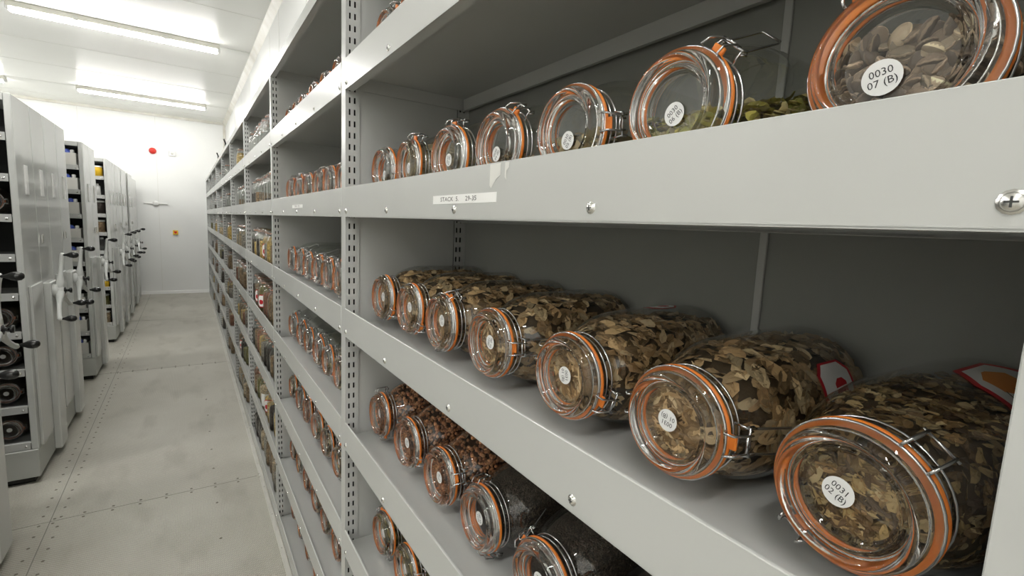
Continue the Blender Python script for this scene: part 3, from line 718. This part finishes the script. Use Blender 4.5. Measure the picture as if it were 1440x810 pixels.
# second bay of lying jars
rnd = random.Random(5)
B2 = {6: ([2.51, 2.335, 2.165, 1.98, 1.80, 1.625], [None]*6), 5: ([2.505, 2.32, 2.12, 1.93, 1.755, 1.58], [None, None, 'lowcream', None, None, None]),
      4: ([2.49, 2.30, 2.125, 1.957, 1.79, 1.62], [None, None, None, None, None, 'lowcream']), 3: ([2.49, 2.285, 2.115, 1.945, 1.78, 1.613], [None, None, None, 'lowcream', 'straw', 'beans']),
      2: ([2.505, 2.325, 2.155, 1.985, 1.815, 1.64], ['olive', None, 'round', 'straw', 'beans', 'beans']), 1: ([2.5, 2.33, 2.162, 1.99, 1.818, 1.64], ['olive', None, 'round', 'flakesB', 'straw', 'round']),
      0: ([2.495, 2.315, 2.14, 1.965], ['flakesA', 'olive', None, 'round'])}
for lv, (ys, ks) in B2.items():
    for i, (y, key) in enumerate(zip(ys, ks)):
        lb = '%s lying clip jar, %s from the far post, second bay, %s' % (KN[key], OR[i], SHN[lv])
        if len(lb.split()) > 16: lb = lb.replace('lying ', '').replace(' of the shelf', '')
        lying_jar(y, LV[lv]+DECK+RJ, rnd.choice([R_(80), R_(20), R_(-30), R_(100), R_(-80), R_(60)]), key, lb, 'lying clip jars in the second bay', '' if rnd.random() < .8 else None, 0, (0, 0), proto=MID, lever=rnd.random() < .3, yaw=(rnd.random()-.5)*.08)
# ---- standing jars from the third bay on
GR = {}
def grain(n, c, sc_=150):
    if n not in GR: GR[n] = granular('seed_mix_'+n, tuple(x*.45 for x in c), tuple(x*1.1 for x in c), tuple(min(1, x*1.8) for x in c), sc_, .003)
    return GR[n]
GC = {'brown': (.20, .135, .075), 'green': (.14, .13, .045), 'golden': (.42, .29, .09), 'dark': (.035, .028, .022), 'grey': (.22, .20, .17), 'tan': (.36, .28, .18), 'reddish': (.22, .10, .06), 'cream': (.55, .50, .42)}
_gm = {}
def grain_mesh(col, proto, fr):
    k = (col, proto.R, round(fr, 1))
    if k not in _gm:
        H = proto.H; R = proto.R; mb = MB(); n = 14; zt = .008+(.262*H/.3-.008)*k[2]
        pts = [(0, .006)]+[(ri(z, R, H)-.0016, z) for z in [.009+(zt-.009)*i/8 for i in range(9)]]+[(0, zt+.001)]
        mb.lathe(pts, grain(col, GC[col]), n); o = mb.build('contents'); _gm[k] = o.data; bpy.data.objects.remove(o)
    return _gm[k]
stand0 = {}
def standing_jar(x, y, z, proto, col, fr, label, brand=None, group='standing clip jars in the far bays'):
    r = empty('glass_jar', (x, y, z)); r.rotation_euler = (0, 0, rnd.random()*6.28); tag(r, label, 'jar', group)
    for k in ('body', 'gasket', 'wire_bail', 'lid'):
        o = meobj(k, proto.me[k], r)
        if k == 'gasket': o['label'] = 'orange rubber gasket'
    if col: meobj('contents', grain_mesh(col, proto, fr), r)['kind'] = 'stuff'
    if brand:
        a = PI+.75-r.rotation_euler.z; band(r, proto.R, .035, .115, a-.75, a+.75, brand)
    return r
ORDB = {2: 'third', 3: 'fourth', 4: 'fifth', 5: 'sixth', 6: 'seventh', 7: 'eighth'}
PAL = {6: [None, 'cream', None, None], 5: ['dark', 'brown', 'brown', 'tan', 'grey', None], 4: ['tan', 'green', 'grey', 'brown', 'golden', 'dark'], 3: ['brown', 'green', 'reddish', 'brown', 'dark'],
       2: ['grey', 'brown', 'reddish', 'dark', 'green', 'golden'], 1: ['brown', 'dark', 'tan', 'green', 'golden', 'reddish'], 0: ['brown', 'grey', 'dark', 'tan', 'brown']}
for bay in range(2, 8):
    yfar = Y1+BW*(bay)          # far post of this bay
    for lv in range(7):
        nj = {2: 9, 3: 6, 4: 3, 5: 2, 6: 2, 7: 1}[bay]
        if bay == 2 and lv in (6,): nj = 6
        if bay == 3 and lv == 6: nj = 1
        if bay >= 4 and lv in (5, 6): nj = 2 if bay == 4 and lv == 5 else 1
        for i in range(nj):
            y = yfar-.075-(.118 if lv < 5 else .145)*i-rnd.random()*.012
            if bay == 3: y -= .06*(lv < 5)+(.30 if lv == 6 else 0)+(.2 if lv == 5 else 0)
            pr = SMALL if rnd.random() < .6 else SML2
            if lv >= 5: pr = SLIM
            col = rnd.choice(PAL[lv])
            if bay == 3 and lv == 6: col = 'golden'; pr = SML2
            if bay == 2 and lv == 0 and i == 3: col = 'tan'
            if bay == 2 and lv == 1 and i == 6: col = 'golden'
            fr = (.25+.4*rnd.random()) if lv >= 5 else .55+.4*rnd.random()
            if bay == 3 and lv == 6: fr = .9
            brand = None
            if (bay, lv, i) in ((2, 4, 5), (2, 3, 2), (2, 3, 4), (3, 1, 1), (2, 1, 5)): brand = 'fruit2'
            if (bay, lv, i) in ((2, 4, 5),): col = 'golden'; fr = .9
            if (bay, lv, i) == (2, 1, 4): brand = 'white'
            if (bay, lv, i) == (2, 3, 4): col = 'green'; fr = .97; pr = SML2
            what = {None: 'empty clear', 'dark': 'black'}.get(col, col)
            lb = '%s filled standing clip jar' % what if col else 'empty standing clip jar'
            lb = '%s, %s from the far post, %s bay, %s' % (lb, OR[i], ORDB[bay], SHN[lv].replace('shelf with the paper strip', 'sixth shelf up').replace('shelf above the paper strip', 'top visible shelf').replace('shelf below the paper strip', 'fifth shelf up').replace('fourth shelf from the floor', 'fourth shelf up'))
            standing_jar(XS+.060+.012*rnd.random(), y, LV[lv]+DECK, pr, col, fr, ' '.join(lb.split()[:16]), brand)

# ================================================================= MOBILE SHELVING (left)
XC = -.755; XE = XL+.12; ZM = 2.19
ML = [.2535-.042+.2165*i for i in range(9)]       # lip bottoms
def mobile(label):
    D = .68; jt = .36
    r = empty('mobile_shelving_unit'); tag(r, label, 'mobile shelving', 'mobile shelving carriages on the left')
    g = MB(); g.box(XE, XC, -.004, D, .04, .208, 'plinth', .004); g.build('plinth', r)
    g = MB(); g.box(XE+.1, XC-.03, .03, D-.03, 0, .04, 'blk'); g.build('track_base', r)
    for a, b_ in ((0, jt-.003), (jt, D-.004)):
        g = MB(); g.box(XC-.030, XC, a, b_, .209, ZM, 'panel', .004); g.build('end_panel', r)
    g = MB(); g.box(XE, XC-.031, 0, D-.004, ZM-.04, ZM, 'paint', .002); g.build('roof_panel', r)
    g = MB(); g.box(XE, XC-.031, jt-.004, jt+.004, .209, ZM-.04, 'dark'); g.build('centre_panel', r)  # coloured dark to stand in for the shade inside the openings
    for x in (-1.78, -2.75): g = MB(); g.box(x-.015, x+.015, .001, jt-.004, .209, ZM-.04, 'paint'); g.build('divider', r)
    for z in ML:
        g = MB()
        if z < ZM-.1:
            g.box(XE, XC-.033, .002, .005, z, z+.042, 'paint', .0006); g.box(XE, XC-.033, .005, jt-.005, z+.030, z+.032, 'paint')
            s_ = g.build('shelf', r); b_ = bolt_copy(s_, (XC-.052, .002, z+.018), PI/2)
    g = MB(); g.box(XC, XC+.014, .05, jt-.05, .208, 1.15, 'panel', .003); g.build('side_casing', r)
    g = MB(); g.box(XC-.002, XC+.038, jt+.006, jt+.185, .05, 1.135, 'panel', .007); g.build('drive_casing', r)
    for y in (.175, .53):
        g = MB(); g.box(XC, XC+.006, y-.032, y+.032, 1.665, 1.83, 'whitepl', .0015); g.box(XC+.006, XC+.0068, y-.025, y+.025, 1.672, 1.823, 'white')
        g.build('label_holder', r)
    g = MB(); g.box(XC, XC+.014, jt+.05, jt+.066, 1.375, 1.43, 'metal', .003); g.build('latch', r)
    return r
def bolt_copy(parent, loc, rz):
    o = link_copy(P_BOLT, parent); o.parent = parent; o.location = loc; o.rotation_euler = (0, 0, rz); return o
def handwheel(parent, jt=.36):
    cx, cy, cz = XC+.038, jt+.065, 1.076
    g = MB(); T = Matrix.Translation((cx, cy, cz)) @ Matrix.Rotation(PI/2, 4, 'Y')
    g.lathe([(0, 0), (.040, 0), (.040, .018), (.036, .024), (.030, .026), (.030, .046), (.026, .052), (0, .054)], 'cast', 24, T)
    for an in (83, -136, -30):
        a = R_(an); d = Vector((0, math.cos(a), math.sin(a)))
        n = d.cross(Vector((1, 0, 0)))
        pts = [Vector((cx+x_, cy, cz))+d*t_+n*k_ for x_, t_, k_ in ((.034, .004, 0), (.034, .05, .002), (.036, .10, .006), (.040, .15, .009), (.044, .20, .008), (.048, .226, .004), (.050, .238, .0))]
        g.tube(pts, [.026, .021, .0135, .0115, .0115, .013, .009], 'cast', 10)
    wl = g.build('hand_wheel', parent)
    for an in (83, -136, -30):
        a = R_(an); c = Vector((cx+.050, cy+.226*math.cos(a), cz+.226*math.sin(a)))
        k = MB(); k.lathe([(0, 0), (.007, .002), (.007, .014), (.010, .022), (.018, .038), (.0205, .052), (.018, .068), (.010, .077), (0, .079)], 'blk', 16, Matrix.Translation(c) @ Matrix.Rotation(PI/2, 4, 'Y')); o = k.build('grip_knob', wl); o['label'] = 'black teardrop grip'
    k = MB(); k.lathe([(0, .050), (.024, .050), (.022, .058), (.008, .062), (.008, .075), (.017, .078), (.017, .088), (0, .090)], 'blk', 16, T); o = k.build('centre_knob', wl); o['label'] = 'black centre knob'
mob = mobile('m'); handwheel(mob)
MOB = [(3.70, 'tall grey mobile shelving carriage with open dark end beside the lower left picture edge', 0), (2.43, 'nearest mobile shelving carriage, only its white wheel and casing in view', 0), (4.38, 'second full mobile shelving carriage, pushed tight behind the first, white wheel on it', 12),
       (5.83, 'mobile shelving carriage whose open end shows pale boxes with blue film', 25), (7.42, 'mobile shelving carriage whose open end shows a yellow tub and bottles', 25),
       (8.12, 'first of the tightly packed far carriages, behind the yellow tub one', 18), (8.85, 'second of the tightly packed far mobile carriages', 31), (9.85, 'third packed far carriage with the farthest hand wheel', 10)]
for i, (y, lb, a) in enumerate(MOB):
    o = mob if i == 0 else copy_tree(mob); o.location = (0, y, 0); o['label'] = lb
st = empty('static_shelving_unit', (0, 10.60, 0)); tag(st, 'last flush grey shelving unit without a wheel, against the white end wall', 'shelving')
g = MB(); g.box(XE, XC-.01, 0, .9, .0, .208, 'plinth', .004); g.build('plinth', st); g = MB(); g.box(XE, XC-.012, 0, .9, .208, ZM-.03, 'panel', .004); g.build('end_panel', st)
g = MB(); g.box(XC-.012, XC-.006, .14, .20, 1.665, 1.83, 'whitepl', .0015); g.build('label_holder', st)
# jars at the open end of the first carriage, mouths facing the viewer
def facing_jar(x, y, z, label):
    r = empty('glass_jar'); r.matrix_world = Matrix.Translation((x, y+.26, z)) @ Matrix.Rotation(PI/2, 4, 'X'); tag(r, label, 'jar', 'lying clip jars in the first carriage')
    for k in ('body', 'gasket', 'wire_bail'): meobj(k, CJ.me[k], r)
    lid = meobj('lid', CJ.me['lid'], r); g = MB(); g.add([(.012*math.cos(2*PI*i/20), .012*math.sin(2*PI*i/20), .2498) for i in range(20)], [tuple(range(20))], 'white'); g.build('number_label', lid)
    o = meobj('contents', CJF, r); o['kind'] = 'stuff'
cj = MB(); cj.lathe([(0, .006)]+[(ri(z, .078, .26)-.002, z) for z in (.01, .03, .1, .15, .18, .20, .215, .23)]+[(0, .236)], 'tiny_dark', 24); o = cj.build('c'); CJF = o.data; bpy.data.objects.remove(o)
for k, (i, nm) in enumerate(((0, 'lowest shelf'), (2, 'third shelf up'), (3, 'fourth shelf up'), (1, 'second shelf up'), (6, 'seventh shelf up'))):
    facing_jar(-.882, 3.75, ML[i]+.032+.0785, 'dark clip jar with orange ring, %s of the leftmost open carriage' % nm)
# boxes and blue bags in the fourth carriage's open end
def storage_box(y, z, h, k):
    r = empty('storage_box', (-.945, y, z)); tag(r, 'pale grey board box with blue film, %s from the top in the third open carriage' % OR[k], 'box', 'boxes in the third carriage')
    g = MB(); a, t_ = .145, .004; D = .26
    g.box(-a, a, 0, t_, 0, h, 'greybox'); g.box(-a, a, D-t_, D, 0, h, 'greybox'); g.box(-a, -a+t_, 0, D, 0, h, 'greybox'); g.box(a-t_, a, 0, D, 0, h, 'greybox'); g.box(-a, a, 0, D, 0, t_, 'greybox')
    g.build('tray', r)
    rn = random.Random(k); g = MB()
    for q in range(5):
        x = -a+.03+q*.048; T = Matrix.Translation((x, .032+rn.random()*.01, h-.012)) @ Matrix.Rotation(rn.random()-.5, 4, 'Y')
        g.lathe([(0, 0), (.022, .002), (.026, .02), (.02, .038), (.008, .046), (0, .047)], 'blue', 10, T)
    o = g.build('blue_film_bundle', r); o['kind'] = 'stuff'
    for x in (.115, .02):
        g = MB(); g.lathe([(0, 0), (.012, 0), (.014, .004), (.014, .030), (.010, .034), (0, .034)], 'whitepl', 12, Matrix.Translation((x, .02, h-.005))); g.build('white_cap', r)
for k, i in enumerate(range(8, -1, -1)):
    if ML[i] < ZM-.1: storage_box(5.85, ML[i]+.033, .112 if k not in (3,) else .09, k)
# assorted containers in the fifth carriage's open end
def small_tub(x, y, z, m_, h, r_, label, cat, name, neck=False):
    o = empty(name, (x, y, z)); tag(o, label, cat); g = MB()
    pr = [(0, 0), (r_, .002), (r_, h*.8), (r_*.95, h*.86)]+([(r_*.35, h*.93), (r_*.35, h)] if neck else [(r_*.95, h*.98)])+[(0, h)]
    g.lathe(pr, m_, 16); g.build('body', o); g = MB(); rc = r_*(.42 if neck else 1.03); g.lathe([(rc, h*.93), (rc, h*1.06), (0, h*1.07)], 'whitepl', 16); g.build('cap', o); return o
cc = [('yellow', .12, .045, 'yellow tub in the top opening of the fourth open carriage', 'tub', 'plastic_tub', 0), ('whitepl', .13, .028, 'white bottle second opening down, in the carriage behind the boxes', 'bottle', 'bottle', 1),
      (grain('dark', GC['dark']), .15, .05, 'dark jar third opening down, in the carriage with the yellow tub', 'jar', 'seed_jar', 0), (grain('brown', GC['brown']), .14, .05, 'brown jar fourth opening down, in the carriage with the yellow tub', 'jar', 'seed_jar', 0),
      ('glass', .15, .04, 'clear bottle fifth opening down, in the carriage with the yellow tub', 'bottle', 'bottle', 1), (grain('golden', GC['golden']), .14, .045, 'golden jar sixth opening down, in the carriage with the yellow tub', 'jar', 'seed_jar', 0),
      ('yellow', .08, .05, 'low yellow tub seventh opening down, in the fourth open carriage', 'tub', 'plastic_tub', 0), (grain('green', GC['green']), .12, .05, 'green jar in the second lowest opening of the fourth carriage', 'jar', 'seed_jar', 0), (grain('tan', GC['tan']), .13, .04, 'tan jar in the lowest opening of the fourth carriage', 'jar', 'seed_jar', 0)]
for k, (m_, h, r__, lb, ct, nm, nk) in enumerate(cc):
    i = 8-k
    if ML[i]+.034 < ZM-.1: small_tub(-.848-(k % 2)*.01, 7.50, ML[i]+.033, m_, h, r__, lb, ct, nm, bool(nk))

# ================================================================= THINGS ON THE END WALL
T0 = Matrix.Rotation(PI/2, 4, 'X')
r = empty('fire_alarm_sounder', (-.496, YE, 2.75)); tag(r, 'round red fire alarm sounder high on the white end wall', 'alarm')
g = MB(); g.lathe([(.058, 0), (.060, .02), (.052, .03), (0, .03)], 'redpl', 24, T0); g.build('base', r)
g = MB(); g.lathe([(.050, .028), (.052, .05), (.045, .075), (.028, .088), (0, .09)], 'redpl', 24, T0); g.build('dome', r)
r = empty('wall_sensor', (-.193, YE, 2.733)); tag(r, 'small white square sensor box on the end wall right of the red alarm', 'sensor')
g = MB(); g.box(-.055, .055, -.03, 0, -.05, .05, 'whitepl', .006); g.build('case', r); g = MB(); g.lathe([(.02, .03), (.02, .036), (0, .038)], 'paper2', 16, T0); g.build('dial', r)
r = empty('wall_bar_handle', (-.4847, YE, 1.763)); tag(r, 'white horizontal bar with a round centre boss on the end wall', 'handle')
g = MB(); g.box(-.185, .185, -.035, -.018, -.012, .012, 'whitepl', .005); g.build('bar', r)
g = MB(); g.lathe([(.048, 0), (.048, .035), (.040, .045), (0, .047)], 'whitepl', 24, T0); g.build('boss', r)
r = empty('call_point', (-.190, YE, 1.213)); tag(r, 'small yellow and red break switch box low on the end wall', 'switch')
g = MB(); g.box(-.043, .043, -.035, 0, -.043, .043, 'yellow', .006); g.build('case', r)
g = MB(); g.add([(-.024, -.0356, .024), (.024, -.0356, .024), (.020, -.0356, -.008), (0, -.0356, -.022), (-.020, -.0356, -.008)], [(0, 1, 2, 3, 4)], 'redpl'); g.build('press_panel', r)
# thin rail with black clips lying on the shelving top
r = empty('metal_rod', (.37, 5.7, ZT+.012)); tag(r, 'thin grey rod with black clips lying on top of the far shelving', 'rod')
g = MB(); g.tube([(0, 0, 0), (0, 3.0, .0)], .007, 'metal', 8); g.build('rod', r)
for y in (.35, 1.75):
    g = MB(); g.box(-.012, .012, y-.012, y+.012, -.010, .045, 'blk', .004); g.tube([(0, y, .04), (-.02, y-.03, .085)], .008, 'blk', 6); g.build('clip', r)
bpy.context.view_layer.update()
